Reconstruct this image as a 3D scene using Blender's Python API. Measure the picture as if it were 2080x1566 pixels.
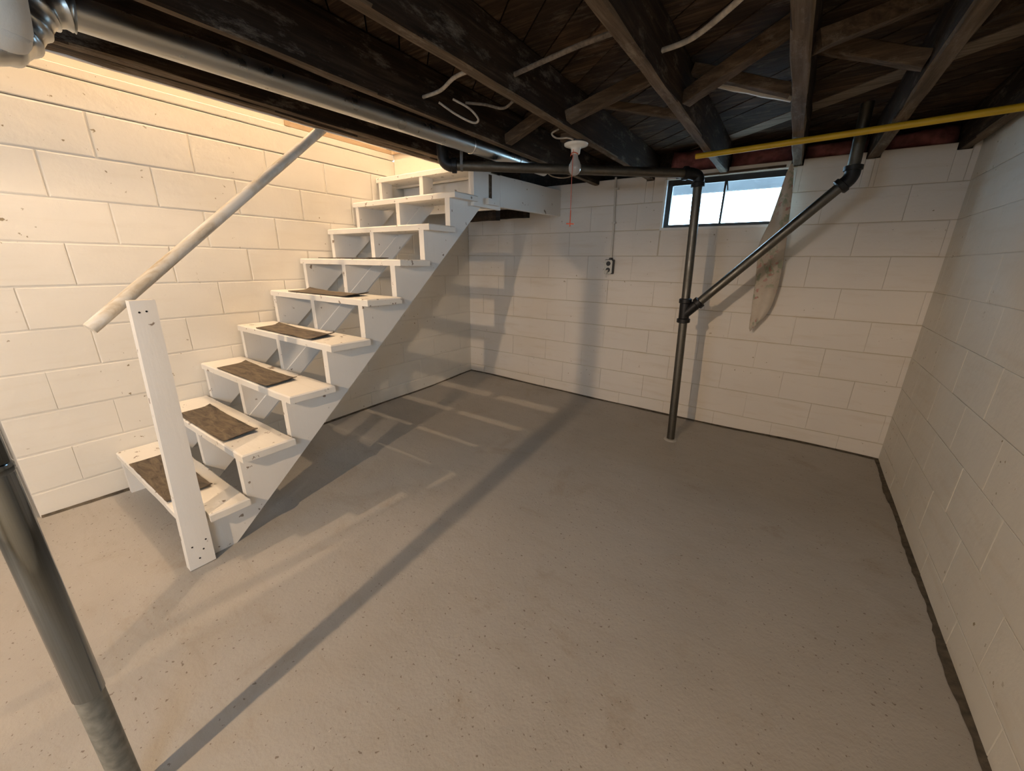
import bpy, bmesh, math, random
from mathutils import Vector, Matrix, noise

# ------------------------------------------------------------------ clear
for o in list(bpy.data.objects):
    bpy.data.objects.remove(o)
random.seed(7)
S = bpy.context.scene
COL = S.collection

# ------------------------------------------------------------------ camera
F_PX, YAW, PITCH, ROLL = 791.0, 0.60206, -0.30671, 0.01336
CAM = Vector((2.9647, -3.4429, 1.2764))
fw = Vector((-math.sin(YAW) * math.cos(PITCH), math.cos(YAW) * math.cos(PITCH), math.sin(PITCH)))
r0 = Vector((math.cos(YAW), math.sin(YAW), 0))
u0 = r0.cross(fw)
rt = r0 * math.cos(ROLL) + u0 * math.sin(ROLL)
up = -r0 * math.sin(ROLL) + u0 * math.cos(ROLL)
cd = bpy.data.cameras.new('camera')
cam = bpy.data.objects.new('camera', cd)
COL.objects.link(cam)
M = Matrix((rt, up, -fw)).transposed().to_4x4()
M.translation = CAM
cam.matrix_world = M
cd.sensor_fit = 'HORIZONTAL'
cd.sensor_width = 36.0
cd.lens = F_PX / 2080 * 36.0
cd.clip_start = 0.02
S.camera = cam

# ------------------------------------------------------------------ world (daylight) and lights
W = bpy.data.worlds.new('World')
S.world = W
W.use_nodes = True
bg = W.node_tree.nodes['Background']
bg.inputs[0].default_value = (0.48, 0.74, 1.0, 1)
bg.inputs[1].default_value = 21.5

def lamp(name, kind, loc, power, color, size, rot=(0, 0, 0)):
    l = bpy.data.lights.new(name, kind)
    l.energy = power
    l.color = color
    if kind == 'POINT':
        l.shadow_soft_size = size
    else:
        l.shape = 'RECTANGLE'
        l.size, l.size_y = size
    o = bpy.data.objects.new(name, l)
    o.location = loc
    o.rotation_euler = rot
    COL.objects.link(o)
    return o

# bare bulb in the next bay behind the camera (casts all the hard shadows)
lamp('bulb_light', 'POINT', (2.0, -4.74, 1.80), 156, (1.0, 0.70, 0.435), 0.024)
# bulb high in the stairwell
lamp('stairwell_light', 'POINT', (0.25, -1.95, 4.0), 120, (1.0, 0.70, 0.44), 0.025)
# daylight portals: the window in view, two unseen openings added for blue fill
for nm, loc, sz, rot in (('daylight_portal', (2.44, 0.16, 1.72), (0.86, 0.40), (math.radians(-90), 0, 0)),
                         ('daylight_portal', (1.2, -6.62, 1.575), (0.8, 0.45), (math.radians(90), 0, 0)),
                         ('daylight_portal', (3.70, -4.95, 1.55), (0.6, 1.1), (0, math.radians(90), 0))):
    o = lamp(nm, 'AREA', loc, 1, (1, 1, 1), sz, rot)
    o.data.cycles.is_portal = True

vs = S.view_settings
vs.view_transform = 'Standard'
vs.look = 'None'
vs.gamma = 1.0
vs.use_curve_mapping = False
vs.exposure = 0.0

# ------------------------------------------------------------------ materials
def new_mat(name):
    m = bpy.data.materials.new(name)
    m.use_nodes = True
    nt = m.node_tree
    return m, nt, nt.nodes['Principled BSDF']

def N(nt, t, **kw):
    n = nt.nodes.new(t)
    for k, v in kw.items():
        setattr(n, k, v)
    return n

def pos(nt, scale=(1, 1, 1), rnd=False, rot=(0, 0, 0)):
    g = N(nt, 'ShaderNodeNewGeometry')
    src = g.outputs['Position']
    if rnd:
        oi = N(nt, 'ShaderNodeObjectInfo')
        mul = N(nt, 'ShaderNodeMath', operation='MULTIPLY')
        mul.inputs[1].default_value = 37.0
        nt.links.new(oi.outputs['Random'], mul.inputs[0])
        ad = N(nt, 'ShaderNodeVectorMath', operation='ADD')
        nt.links.new(src, ad.inputs[0])
        nt.links.new(mul.outputs[0], ad.inputs[1])
        src = ad.outputs[0]
    mp = N(nt, 'ShaderNodeMapping')
    mp.inputs['Scale'].default_value = scale
    mp.inputs['Rotation'].default_value = rot
    nt.links.new(src, mp.inputs['Vector'])
    return mp.outputs[0]

def noise_tex(nt, vec, scale, detail=4, rough=0.55, dist=0.0):
    n = N(nt, 'ShaderNodeTexNoise')
    n.inputs['Scale'].default_value = scale
    n.inputs['Detail'].default_value = detail
    n.inputs['Roughness'].default_value = rough
    n.inputs['Distortion'].default_value = dist
    nt.links.new(vec, n.inputs['Vector'])
    return n.outputs['Fac']

def ramp(nt, fac, stops):
    r = N(nt, 'ShaderNodeValToRGB')
    e = r.color_ramp.elements
    while len(e) < len(stops):
        e.new(0.5)
    for el, (p_, c_) in zip(e, stops):
        el.position = p_
        el.color = (c_[0], c_[1], c_[2], 1) if not isinstance(c_, (int, float)) else (c_, c_, c_, 1)
    nt.links.new(fac, r.inputs[0])
    return r.outputs[0]

def mix(nt, fac, a, b, mode='MIX'):
    m = N(nt, 'ShaderNodeMix', data_type='RGBA', blend_type=mode)
    for sock, v in ((m.inputs[0], fac), (m.inputs[6], a), (m.inputs[7], b)):
        if isinstance(v, (int, float)):
            sock.default_value = v
        elif isinstance(v, (tuple, list)):
            sock.default_value = (v[0], v[1], v[2], 1)
        else:
            nt.links.new(v, sock)
    return m.outputs[2]

def bump(nt, bsdf, fac, strength, dist=0.01, prev=None):
    b = N(nt, 'ShaderNodeBump')
    b.inputs['Strength'].default_value = strength
    b.inputs['Distance'].default_value = dist
    nt.links.new(fac, b.inputs['Height'])
    if prev:
        nt.links.new(prev, b.inputs['Normal'])
    nt.links.new(b.outputs[0], bsdf.inputs['Normal'])
    return b.outputs[0]

def simple(name, col, rough=0.5, metal=0.0, var=0.15, scale=20.0, bmp=0.0):
    m, nt, b = new_mat(name)
    f = noise_tex(nt, pos(nt, rnd=True), scale, 4)
    lo = [c * (1 - var) for c in col]
    hi = [min(1, c * (1 + var)) for c in col]
    nt.links.new(ramp(nt, f, [(0.3, lo), (0.7, hi)]), b.inputs['Base Color'])
    b.inputs['Roughness'].default_value = rough
    b.inputs['Metallic'].default_value = metal
    if bmp:
        bump(nt, b, f, bmp, 0.004)
    return m

def block_paint(name, base, stain_amt, crack=(0.30, 0.24, 0.15)):
    """thick cream masonry paint with pits, chips and tan seepage stains"""
    m, nt, b = new_mat(name)
    p1 = pos(nt)
    big = noise_tex(nt, p1, 1.6, 3)
    c = ramp(nt, big, [(0.3, [x * 0.93 for x in base]), (0.7, base)])
    # seepage stains: stretched sideways, patchy
    st = noise_tex(nt, pos(nt, (1.2, 1.2, 9.0)), 2.2, 5, 0.6)
    sm = ramp(nt, st, [(0.53, 0.0), (0.74, stain_amt)])
    c = mix(nt, sm, c, (0.50, 0.40, 0.26))
    fine = noise_tex(nt, p1, 34, 3, 0.5)
    chips = ramp(nt, fine, [(0.685, 0.0), (0.71, 1.0)])
    mask = ramp(nt, noise_tex(nt, p1, 2.3, 2), [(0.52, 0.0), (0.60, 1.0)])
    cm = mix(nt, 1.0, chips, mask, 'MULTIPLY')
    c = mix(nt, cm, c, crack)
    nt.links.new(c, b.inputs['Base Color'])
    b.inputs['Roughness'].default_value = 0.62
    h = noise_tex(nt, p1, 55, 5, 0.65)
    n1 = bump(nt, b, h, 0.22, 0.004)
    bump(nt, b, noise_tex(nt, p1, 9, 3, 0.5), 0.35, 0.012, n1)
    return m

MT = {}
MT['paint_left'] = block_paint('cream_block_paint', (0.80, 0.76, 0.68), 0.10)
MT['paint_back'] = block_paint('stained_block_paint', (0.77, 0.73, 0.68), 0.26)
MT['paint_right'] = block_paint('grey_cream_block_paint', (0.72, 0.69, 0.62), 0.22)
MT['mortar'] = block_paint('painted_mortar', (0.56, 0.50, 0.40), 0.9)

def floor_mat():
    m, nt, b = new_mat('painted_concrete')
    p1 = pos(nt)
    a = noise_tex(nt, p1, 1.1, 5, 0.6)
    c = ramp(nt, a, [(0.25, (0.345, 0.325, 0.293)), (0.5, (0.40, 0.38, 0.348)), (0.75, (0.43, 0.41, 0.38))])
    # long trowel sweeps
    sw = noise_tex(nt, pos(nt, (1, 3.2, 1), rot=(0, 0, 0.6)), 3.0, 6, 0.7, 1.2)
    c = mix(nt, ramp(nt, sw, [(0.52, 0.0), (0.8, 0.45)]), c, (0.31, 0.265, 0.205))
    # brown stains, worn areas
    st = noise_tex(nt, p1, 2.7, 6, 0.68, 0.6)
    c = mix(nt, ramp(nt, st, [(0.58, 0.0), (0.78, 0.6)]), c, (0.27, 0.21, 0.14))
    # pale wear specks and dark pits
    f = noise_tex(nt, p1, 75, 2, 0.5)
    c = mix(nt, ramp(nt, f, [(0.685, 0.0), (0.71, 0.8)]), c, (0.16, 0.13, 0.10))
    f2 = noise_tex(nt, pos(nt, (1, 1, 1), rot=(0, 0, 1)), 60, 2, 0.5)
    c = mix(nt, ramp(nt, f2, [(0.76, 0.0), (0.79, 0.7)]), c, (0.62, 0.58, 0.52))
    nt.links.new(c, b.inputs['Base Color'])
    b.inputs['Roughness'].default_value = 0.55
    b.inputs['Specular IOR Level'].default_value = 0.35
    n1 = bump(nt, b, noise_tex(nt, p1, 90, 4, 0.6), 0.45, 0.003)
    n2 = bump(nt, b, sw, 0.07, 0.01, n1)
    bump(nt, b, noise_tex(nt, p1, 7, 4, 0.6), 0.3, 0.015, n2)
    return m
MT['floor'] = floor_mat()
MT['grime'] = simple('wall_foot_grime', (0.085, 0.07, 0.05), 0.9, 0, 0.5, 30, 0.6)

def old_wood(name, dark, mid, pale, axis, pale_amt=0.35, sooty=0.5):
    """rough-sawn old timber, streaked along axis (0 x, 1 y, 2 z)"""
    m, nt, b = new_mat(name)
    sc = [22.0, 22.0, 22.0]
    sc[axis] = 1.3
    v = pos(nt, sc, rnd=True)
    g = noise_tex(nt, v, 2.0, 6, 0.65, 0.4)
    c = ramp(nt, g, [(0.28, dark), (0.52, mid), (0.78, pale)])
    blot = noise_tex(nt, pos(nt, rnd=True), 3.0, 4, 0.6)
    c = mix(nt, ramp(nt, blot, [(0.42, sooty), (0.66, 0.0)]), c, (0.018, 0.013, 0.010))
    dsc = [2.2, 2.2, 2.2]
    dsc[axis] = 0.7
    dust = noise_tex(nt, pos(nt, dsc, rnd=True), 7.0, 8, 0.78)
    c = mix(nt, ramp(nt, dust, [(0.54, 0.0), (0.70, pale_amt)]), c, (0.36, 0.31, 0.25))
    nt.links.new(c, b.inputs['Base Color'])
    b.inputs['Roughness'].default_value = 0.85
    b.inputs['Specular IOR Level'].default_value = 0.15
    n1 = bump(nt, b, g, 0.5, 0.006)
    bump(nt, b, noise_tex(nt, pos(nt), 60, 4, 0.6), 0.3, 0.003, n1)
    return m
D_, M_, P_ = (0.012, 0.008, 0.005), (0.040, 0.025, 0.015), (0.11, 0.075, 0.046)
MT['joist'] = old_wood('sooty_joist_wood', D_, M_, P_, 1, 0.4, 0.6)
MT['joist_lit_edge'] = old_wood('bounce_lit_joist_edge', (0.06, 0.043, 0.028), (0.15, 0.11, 0.073), (0.27, 0.21, 0.15), 1, 0.5, 0.25)  # floor bounce on joist undersides, put in as paler wood
MT['pale_plank'] = old_wood('pale_plank_wood', (0.16, 0.12, 0.085), (0.30, 0.24, 0.18), (0.42, 0.35, 0.27), 0, 0.4, 0.15)
MT['brace'] = old_wood('dusty_brace_wood', (0.045, 0.031, 0.02), (0.115, 0.08, 0.052), (0.22, 0.16, 0.105), 0, 0.4, 0.3)
MT['plank'] = old_wood('subfloor_plank_wood', (0.022, 0.014, 0.008), (0.085, 0.052, 0.030), (0.22, 0.145, 0.09), 0, 0.3, 0.7)
MT['dark_wood'] = old_wood('blackened_wood', (0.012, 0.009, 0.007), (0.035, 0.024, 0.016), (0.08, 0.055, 0.035), 1, 0.1, 0.6)
MT['tan_wood'] = old_wood('bare_tan_wood', (0.40, 0.27, 0.16), (0.52, 0.38, 0.25), (0.62, 0.48, 0.34), 1, 0.2, 0.0)

def white_wood(name, base, chip_lo=0.665, streak=(14, 14, 1.2)):
    m, nt, b = new_mat(name)
    p1 = pos(nt, rnd=True)
    a = noise_tex(nt, p1, 2.5, 4)
    c = ramp(nt, a, [(0.3, [x * 0.93 for x in base]), (0.7, base)])
    gr = noise_tex(nt, pos(nt, streak), 2.2, 5, 0.65)
    c = mix(nt, ramp(nt, gr, [(0.62, 0.0), (0.8, 0.22)]), c, (0.48, 0.40, 0.29))
    ch = noise_tex(nt, p1, 17, 5, 0.6)
    c = mix(nt, ramp(nt, ch, [(chip_lo, 0.0), (chip_lo + 0.025, 0.85)]), c, (0.17, 0.115, 0.07))
    nt.links.new(c, b.inputs['Base Color'])
    b.inputs['Roughness'].default_value = 0.5
    n1 = bump(nt, b, gr, 0.18, 0.004)
    bump(nt, b, ch, 0.2, 0.004, n1)
    return m
MT['white'] = white_wood('chipped_white_paint', (0.80, 0.78, 0.74))
MT['white_tread'] = white_wood('worn_white_tread_paint', (0.82, 0.79, 0.73), 0.635, (1.2, 14, 14))
MT['peach'] = white_wood('cream_stairwell_paint', (0.82, 0.74, 0.62), 0.74, (14, 1.2, 14))
MT['plaster'] = simple('white_plaster', (0.85, 0.84, 0.81), 0.6, 0, 0.03, 6)

def rail_mat():
    m, nt, b = new_mat('worn_handrail_paint')
    g = noise_tex(nt, pos(nt, (9, 1.4, 1.6)), 4.0, 6, 0.65, 0.3)
    c = ramp(nt, g, [(0.32, (0.46, 0.36, 0.23)), (0.45, (0.66, 0.59, 0.48)), (0.60, (0.78, 0.75, 0.69))])
    nt.links.new(c, b.inputs['Base Color'])
    b.inputs['Roughness'].default_value = 0.5
    bump(nt, b, g, 0.2, 0.003)
    return m
MT['rail'] = rail_mat()

def mat_mat():
    m, nt, b = new_mat('worn_brown_rubber')
    g = noise_tex(nt, pos(nt, (1.2, 5, 5), rnd=True), 6.0, 6, 0.7, 0.8)
    c = ramp(nt, g, [(0.34, (0.030, 0.024, 0.018)), (0.5, (0.105, 0.08, 0.054)), (0.7, (0.18, 0.14, 0.093))])
    nt.links.new(c, b.inputs['Base Color'])
    b.inputs['Roughness'].default_value = 0.75
    bump(nt, b, g, 0.3, 0.004)
    return m
MT['mat'] = mat_mat()

def galv(name, base, rough, streak):
    m, nt, b = new_mat(name)
    g = noise_tex(nt, pos(nt, streak), 3.0, 5, 0.6)
    c = ramp(nt, g, [(0.3, [x * 0.8 for x in base]), (0.7, base)])
    nt.links.new(c, b.inputs['Base Color'])
    b.inputs['Metallic'].default_value = 1.0
    rr = ramp(nt, noise_tex(nt, pos(nt), 14, 4), [(0.3, rough * 0.7), (0.7, rough * 1.3)])
    nt.links.new(rr, b.inputs['Roughness'])
    return m
MT['galv'] = galv('galvanised_duct', (0.60, 0.61, 0.59), 0.33, (6, 0.5, 6))
MT['column'] = galv('bright_column_steel', (0.24, 0.265, 0.28), 0.13, (80, 80, 0.35))
MT['column_low'] = simple('grey_painted_column', (0.20, 0.20, 0.175), 0.45, 0.3, 0.3, 45, 0.15)
MT['pipe'] = galv('dull_galvanised_pipe', (0.17, 0.163, 0.145), 0.46, (60, 60, 30))
MT['hpipe'] = galv('dark_old_pipe', (0.17, 0.155, 0.13), 0.55, (5, 18, 18))
MT['iron'] = simple('black_cast_iron', (0.012, 0.012, 0.013), 0.45, 0.3, 0.3, 30, 0.3)
MT['strap'] = simple('perforated_strap_steel', (0.16, 0.16, 0.16), 0.5, 0.8, 0.2)
MT['yellow'] = simple('yellow_pipe_coating', (0.62, 0.40, 0.02), 0.45, 0, 0.12, 12)
MT['porcelain'] = simple('white_porcelain', (0.80, 0.78, 0.72), 0.2, 0, 0.03)
MT['black_plate'] = simple('black_mount_plate', (0.02, 0.02, 0.02), 0.5)
MT['red'] = simple('red_cord', (0.60, 0.09, 0.03), 0.6, 0, 0.1)
MT['outlet'] = simple('grey_outlet_plate', (0.62, 0.60, 0.54), 0.4, 0, 0.08)
MT['outlet_dark'] = simple('dark_outlet_slot', (0.015, 0.014, 0.013), 0.4)
MT['conduit'] = simple('painted_conduit', (0.62, 0.59, 0.53), 0.5, 0, 0.06)
MT['cable'] = simple('dusty_white_cable', (0.42, 0.37, 0.30), 0.8, 0, 0.3, 40, 0.4)
MT['cable_dark'] = simple('old_cloth_cable', (0.17, 0.14, 0.11), 0.9, 0, 0.4, 60, 0.5)
MT['pink'] = simple('pink_fibreglass', (0.20, 0.07, 0.066), 0.95, 0, 0.45, 18, 0.8)
MT['win_frame'] = simple('black_steel_sash', (0.02, 0.024, 0.026), 0.45, 0.2, 0.2)
MT['window_paint'] = simple('white_window_reveal', (0.78, 0.79, 0.78), 0.5, 0, 0.05)
MT['fascia'] = simple('grey_outdoor_fascia', (0.045, 0.047, 0.049), 0.7, 0, 0.25, 3)
MT['ground'] = simple('pale_outdoor_gravel', (0.35, 0.35, 0.33), 0.9, 0, 0.2, 9)
MT['girder'] = MT['joist']
MT['wrap'] = block_paint('cream_pipe_wrap', (0.78, 0.74, 0.66), 0.05)

def bulb_mat():
    m, nt, b = new_mat('frosted_bulb_glass')
    b.inputs['Base Color'].default_value = (0.62, 0.60, 0.57, 1)
    b.inputs['Roughness'].default_value = 0.12
    b.inputs['Transmission Weight'].default_value = 0.35
    b.inputs['IOR'].default_value = 1.3
    b.inputs['Coat Weight'].default_value = 0.6
    return m
MT['bulb'] = bulb_mat()

def pane_mat():
    m, nt, b = new_mat('window_glass')
    out = nt.nodes['Material Output']
    t = N(nt, 'ShaderNodeBsdfTransparent')
    g = N(nt, 'ShaderNodeBsdfGlossy')
    g.inputs['Roughness'].default_value = 0.05
    ms = N(nt, 'ShaderNodeMixShader')
    ms.inputs[0].default_value = 0.06
    dirt = noise_tex(nt, pos(nt), 5, 4)
    nt.links.new(ramp(nt, dirt, [(0.3, (0.86, 0.88, 0.88)), (0.7, (0.97, 0.98, 0.98))]), t.inputs['Color'])
    nt.links.new(t.outputs[0], ms.inputs[1])
    nt.links.new(g.outputs[0], ms.inputs[2])
    nt.links.new(ms.outputs[0], out.inputs['Surface'])
    return m
MT['pane'] = pane_mat()

def cloth_mat():
    m, nt, b = new_mat('faded_floral_cloth')
    p1 = pos(nt)
    a = noise_tex(nt, p1, 5, 4)
    c = ramp(nt, a, [(0.3, (0.46, 0.39, 0.31)), (0.65, (0.62, 0.56, 0.48))])
    fl = noise_tex(nt, pos(nt, (1, 1, 0.8)), 24, 2)
    msk = ramp(nt, noise_tex(nt, p1, 4.5, 2), [(0.40, 0.0), (0.50, 1.0)])
    gm = mix(nt, 1.0, ramp(nt, fl, [(0.53, 0.0), (0.60, 0.55)]), msk, 'MULTIPLY')
    c = mix(nt, gm, c, (0.17, 0.26, 0.15))
    fr = noise_tex(nt, pos(nt, (1, 1, 1), rot=(0.5, 0.4, 0.3)), 30, 2)
    rm = mix(nt, 1.0, ramp(nt, fr, [(0.60, 0.0), (0.64, 0.7)]), msk, 'MULTIPLY')
    c = mix(nt, rm, c, (0.45, 0.16, 0.15))
    nt.links.new(c, b.inputs['Base Color'])
    b.inputs['Roughness'].default_value = 0.9
    bump(nt, b, noise_tex(nt, p1, 160, 2), 0.2, 0.002)
    return m
MT['cloth'] = cloth_mat()

# ------------------------------------------------------------------ mesh helpers
def link_mesh(name, verts, faces, mat, parent=None, origin=None, smooth=False, auto=None, fixn=True):
    org = Vector(origin) if origin is not None else (Vector(parent['org']) if parent and 'org' in parent else Vector((0, 0, 0)))
    me = bpy.data.meshes.new(name)
    me.from_pydata([tuple(Vector(v) - org) for v in verts], [], faces)
    me.validate()
    if fixn:
        bm = bmesh.new()
        bm.from_mesh(me)
        bmesh.ops.recalc_face_normals(bm, faces=bm.faces)
        bm.to_mesh(me)
        bm.free()
    me.update()
    if isinstance(mat, str):
        mat = MT[mat]
    me.materials.append(mat)
    if smooth:
        me.polygons.foreach_set('use_smooth', [True] * len(me.polygons))
        if auto:
            me.set_sharp_from_angle(angle=math.radians(auto))
    o = bpy.data.objects.new(name, me)
    COL.objects.link(o)
    if parent:
        o.parent = parent
        po = Vector(parent['org']) if 'org' in parent else Vector((0, 0, 0))
        o.location = org - po
    else:
        o.location = org
    o['org'] = tuple(org)
    return o

def drop_org():
    for o in bpy.data.objects:
        if 'org' in o:
            del o['org']

def tag(o, label, cat, group=None):
    o['label'] = label
    o['category'] = cat
    if group:
        o['group'] = group
    return o

def thing(name, label, cat, loc, group=None):
    o = bpy.data.objects.new(name, None)
    o.empty_display_size = 0.1
    o.location = loc
    COL.objects.link(o)
    o['org'] = tuple(loc)
    return tag(o, label, cat, group)

def struct(o):
    o['kind'] = 'structure'
    return o

class MB:
    def __init__(s):
        s.v, s.f = [], []
    def add(s, v, f):
        n = len(s.v)
        s.v += [Vector(x) for x in v]
        s.f += [tuple(i + n for i in q) for q in f]
        return s
    def build(s, name, mat, parent=None, origin=None, smooth=False, auto=None):
        return link_mesh(name, s.v, s.f, mat, parent, origin, smooth, auto)

BOXF = [(0, 3, 2, 1), (4, 5, 6, 7), (0, 1, 5, 4), (1, 2, 6, 5), (2, 3, 7, 6), (3, 0, 4, 7)]
def box(x0, x1, y0, y1, z0, z1):
    return [(x0, y0, z0), (x1, y0, z0), (x1, y1, z0), (x0, y1, z0),
            (x0, y0, z1), (x1, y0, z1), (x1, y1, z1), (x0, y1, z1)], BOXF

def mbox(*a):
    return MB().add(*box(*a))

def beam(p0, p1, w, h, segs=1, jit=0.0, upv=(0, 0, 1), cham=0.0, seed=0):
    """rectangular (optionally chamfered, rough) bar from p0 to p1; w sideways, h along upv"""
    p0, p1 = Vector(p0), Vector(p1)
    d = (p1 - p0)
    dn = d.normalized()
    upv = Vector(upv)
    side = dn.cross(upv).normalized()
    u_ = side.cross(dn).normalized()
    a, b = w / 2, h / 2
    if cham > 0:
        c = cham
        ring = [(-a + c, -b), (a - c, -b), (a, -b + c), (a, b - c), (a - c, b), (-a + c, b), (-a, b - c), (-a, -b + c)]
    else:
        ring = [(-a, -b), (a, -b), (a, b), (-a, b)]
    n = len(ring)
    rnd = random.Random(seed * 977 + int(p0.x * 1000) + int(p0.y * 517))
    v, f = [], []
    for i in range(segs + 1):
        c0 = p0 + d * (i / segs)
        for (s_, t_) in ring:
            v.append(c0 + side * (s_ + rnd.uniform(-jit, jit)) + u_ * (t_ + rnd.uniform(-jit, jit)))
    for i in range(segs):
        for j in range(n):
            k = (j + 1) % n
            f.append((i * n + j, i * n + k, (i + 1) * n + k, (i + 1) * n + j))
    f.append(tuple(reversed(range(n))))
    f.append(tuple(range(segs * n, segs * n + n)))
    return v, f

def tube(path, rad, n=16, caps=True):
    path = [Vector(q) for q in path]
    if isinstance(rad, (int, float)):
        rad = [rad] * len(path)
    v, f = [], []
    t0 = (path[1] - path[0]).normalized()
    ref = Vector((0, 0, 1)) if abs(t0.z) < 0.9 else Vector((1, 0, 0))
    nx = t0.cross(ref).normalized()
    for i, q in enumerate(path):
        if i == 0:
            t = t0
        elif i == len(path) - 1:
            t = (path[-1] - path[-2]).normalized()
        else:
            t = ((path[i + 1] - q).normalized() + (q - path[i - 1]).normalized())
            t = t.normalized() if t.length > 1e-6 else (path[i + 1] - q).normalized()
        nx = (nx - t * nx.dot(t)).normalized()
        ny = t.cross(nx)
        for k in range(n):
            a = 2 * math.pi * k / n
            v.append(q + (nx * math.cos(a) + ny * math.sin(a)) * rad[i])
    for i in range(len(path) - 1):
        for k in range(n):
            k2 = (k + 1) % n
            f.append((i * n + k, i * n + k2, (i + 1) * n + k2, (i + 1) * n + k))
    if caps:
        f.append(tuple(reversed(range(n))))
        f.append(tuple(range((len(path) - 1) * n, len(path) * n)))
    return v, f

def lathe(center, axis, prof, n=24):
    """prof: list of (distance along axis, radius)"""
    c, ax = Vector(center), Vector(axis).normalized()
    return tube_rings([(c + ax * d_, ax, r_) for d_, r_ in prof], n)

def tube_rings(rings, n):
    v, f = [], []
    ax = rings[0][1]
    ref = Vector((0, 0, 1)) if abs(ax.z) < 0.9 else Vector((1, 0, 0))
    nx = ax.cross(ref).normalized()
    ny = ax.cross(nx)
    for c, _, r_ in rings:
        for k in range(n):
            a = 2 * math.pi * k / n
            v.append(c + (nx * math.cos(a) + ny * math.sin(a)) * max(r_, 1e-4))
    for i in range(len(rings) - 1):
        for k in range(n):
            k2 = (k + 1) % n
            f.append((i * n + k, i * n + k2, (i + 1) * n + k2, (i + 1) * n + k))
    f.append(tuple(reversed(range(n))))
    f.append(tuple(range((len(rings) - 1) * n, len(rings) * n)))
    return v, f

def prism(poly, axis, a, b):
    """extrude 2-D polygon; axis 'x': poly in (y,z); 'y': (x,z); 'z': (x,y)"""
    def P(q, t):
        return {'x': (t, q[0], q[1]), 'y': (q[0], t, q[1]), 'z': (q[0], q[1], t)}[axis]
    n = len(poly)
    v = [P(q, a) for q in poly] + [P(q, b) for q in poly]
    f = [tuple(reversed(range(n))), tuple(range(n, 2 * n))]
    for i in range(n):
        j = (i + 1) % n
        f.append((i, j, n + j, n + i))
    return v, f

def smooth_path(pts, k=6):
    pts = [Vector(q) for q in pts]
    out = []
    for i in range(len(pts) - 1):
        p0 = pts[max(i - 1, 0)]; p1 = pts[i]; p2 = pts[i + 1]; p3 = pts[min(i + 2, len(pts) - 1)]
        for j in range(k):
            t = j / k
            out.append(0.5 * ((2 * p1) + (p2 - p0) * t + (2 * p0 - 5 * p1 + 4 * p2 - p3) * t * t + (3 * p1 - p0 - 3 * p2 + p3) * t ** 3))
    out.append(pts[-1])
    return out

# ------------------------------------------------------------------ floor
def floor_z(x, y):
    z = 0.034 * math.exp(-(x / 1.4) ** 2 - (y / 0.45) ** 2)
    z -= 0.022 * math.exp(-(x / 0.45) ** 2 - ((y + 2.4) / 1.1) ** 2)
    z += 0.012 * math.exp(-((x - 3.3) / 0.4) ** 2 - (y / 0.3) ** 2)
    z += 0.004 * noise.noise((x * 1.7, y * 1.7, 0))
    return z
nx_, ny_ = 110, 110
X0, X1, Y0, Y1 = -3.2, 3.9, -6.5, 0.12
fv, ff = [], []
for j in range(ny_ + 1):
    for i in range(nx_ + 1):
        x = X0 + (X1 - X0) * i / nx_
        y = Y0 + (Y1 - Y0) * j / ny_
        fv.append((x, y, floor_z(x, y)))
for j in range(ny_):
    for i in range(nx_):
        a = j * (nx_ + 1) + i
        ff.append((a, a + 1, a + nx_ + 2, a + nx_ + 1))
floor = struct(link_mesh('floor', fv, ff, 'floor', smooth=True, fixn=False))

# dark line of dirt and cracked edge where the floor meets the walls
def grime(p0, p1, nrm, name):
    rnd = random.Random(name)
    p0, p1, nrm = Vector(p0), Vector(p1), Vector(nrm)
    n = int((p1 - p0).length / 0.035)
    v, f = [], []
    for i in range(n + 1):
        q = p0 + (p1 - p0) * (i / n)
        w = 0.010 + 0.024 * (0.5 + 0.5 * noise.noise((q.x * 3, q.y * 3, 4))) + rnd.uniform(-.003, .003)
        a = q - nrm * 0.01
        b = q + nrm * w
        v += [(a.x, a.y, floor_z(a.x, a.y) + 0.012), (b.x, b.y, floor_z(b.x, b.y) + 0.0015)]
    for i in range(n):
        f.append((2 * i, 2 * i + 1, 2 * i + 3, 2 * i + 2))
    o = link_mesh('edge_dirt', v, f, 'grime', parent=floor, fixn=False)
    return o

# ------------------------------------------------------------------ block walls
H0, CH, BL = 0.1197, 0.2032, 0.4064
def subtract(rects, hole):
    out = []
    hx0, hx1, hz0, hz1 = hole
    for (a, b, c, d) in rects:
        if b <= hx0 or a >= hx1 or d <= hz0 or c >= hz1:
            out.append((a, b, c, d)); continue
        if a < hx0: out.append((a, hx0, c, d))
        if b > hx1: out.append((hx1, b, c, d))
        m0, m1 = max(a, hx0), min(b, hx1)
        if c < hz0: out.append((m0, m1, c, hz0))
        if d > hz1: out.append((m0, m1, hz1, d))
    return [q for q in out if q[1] - q[0] > 0.012 and q[3] - q[2] > 0.012]

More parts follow.
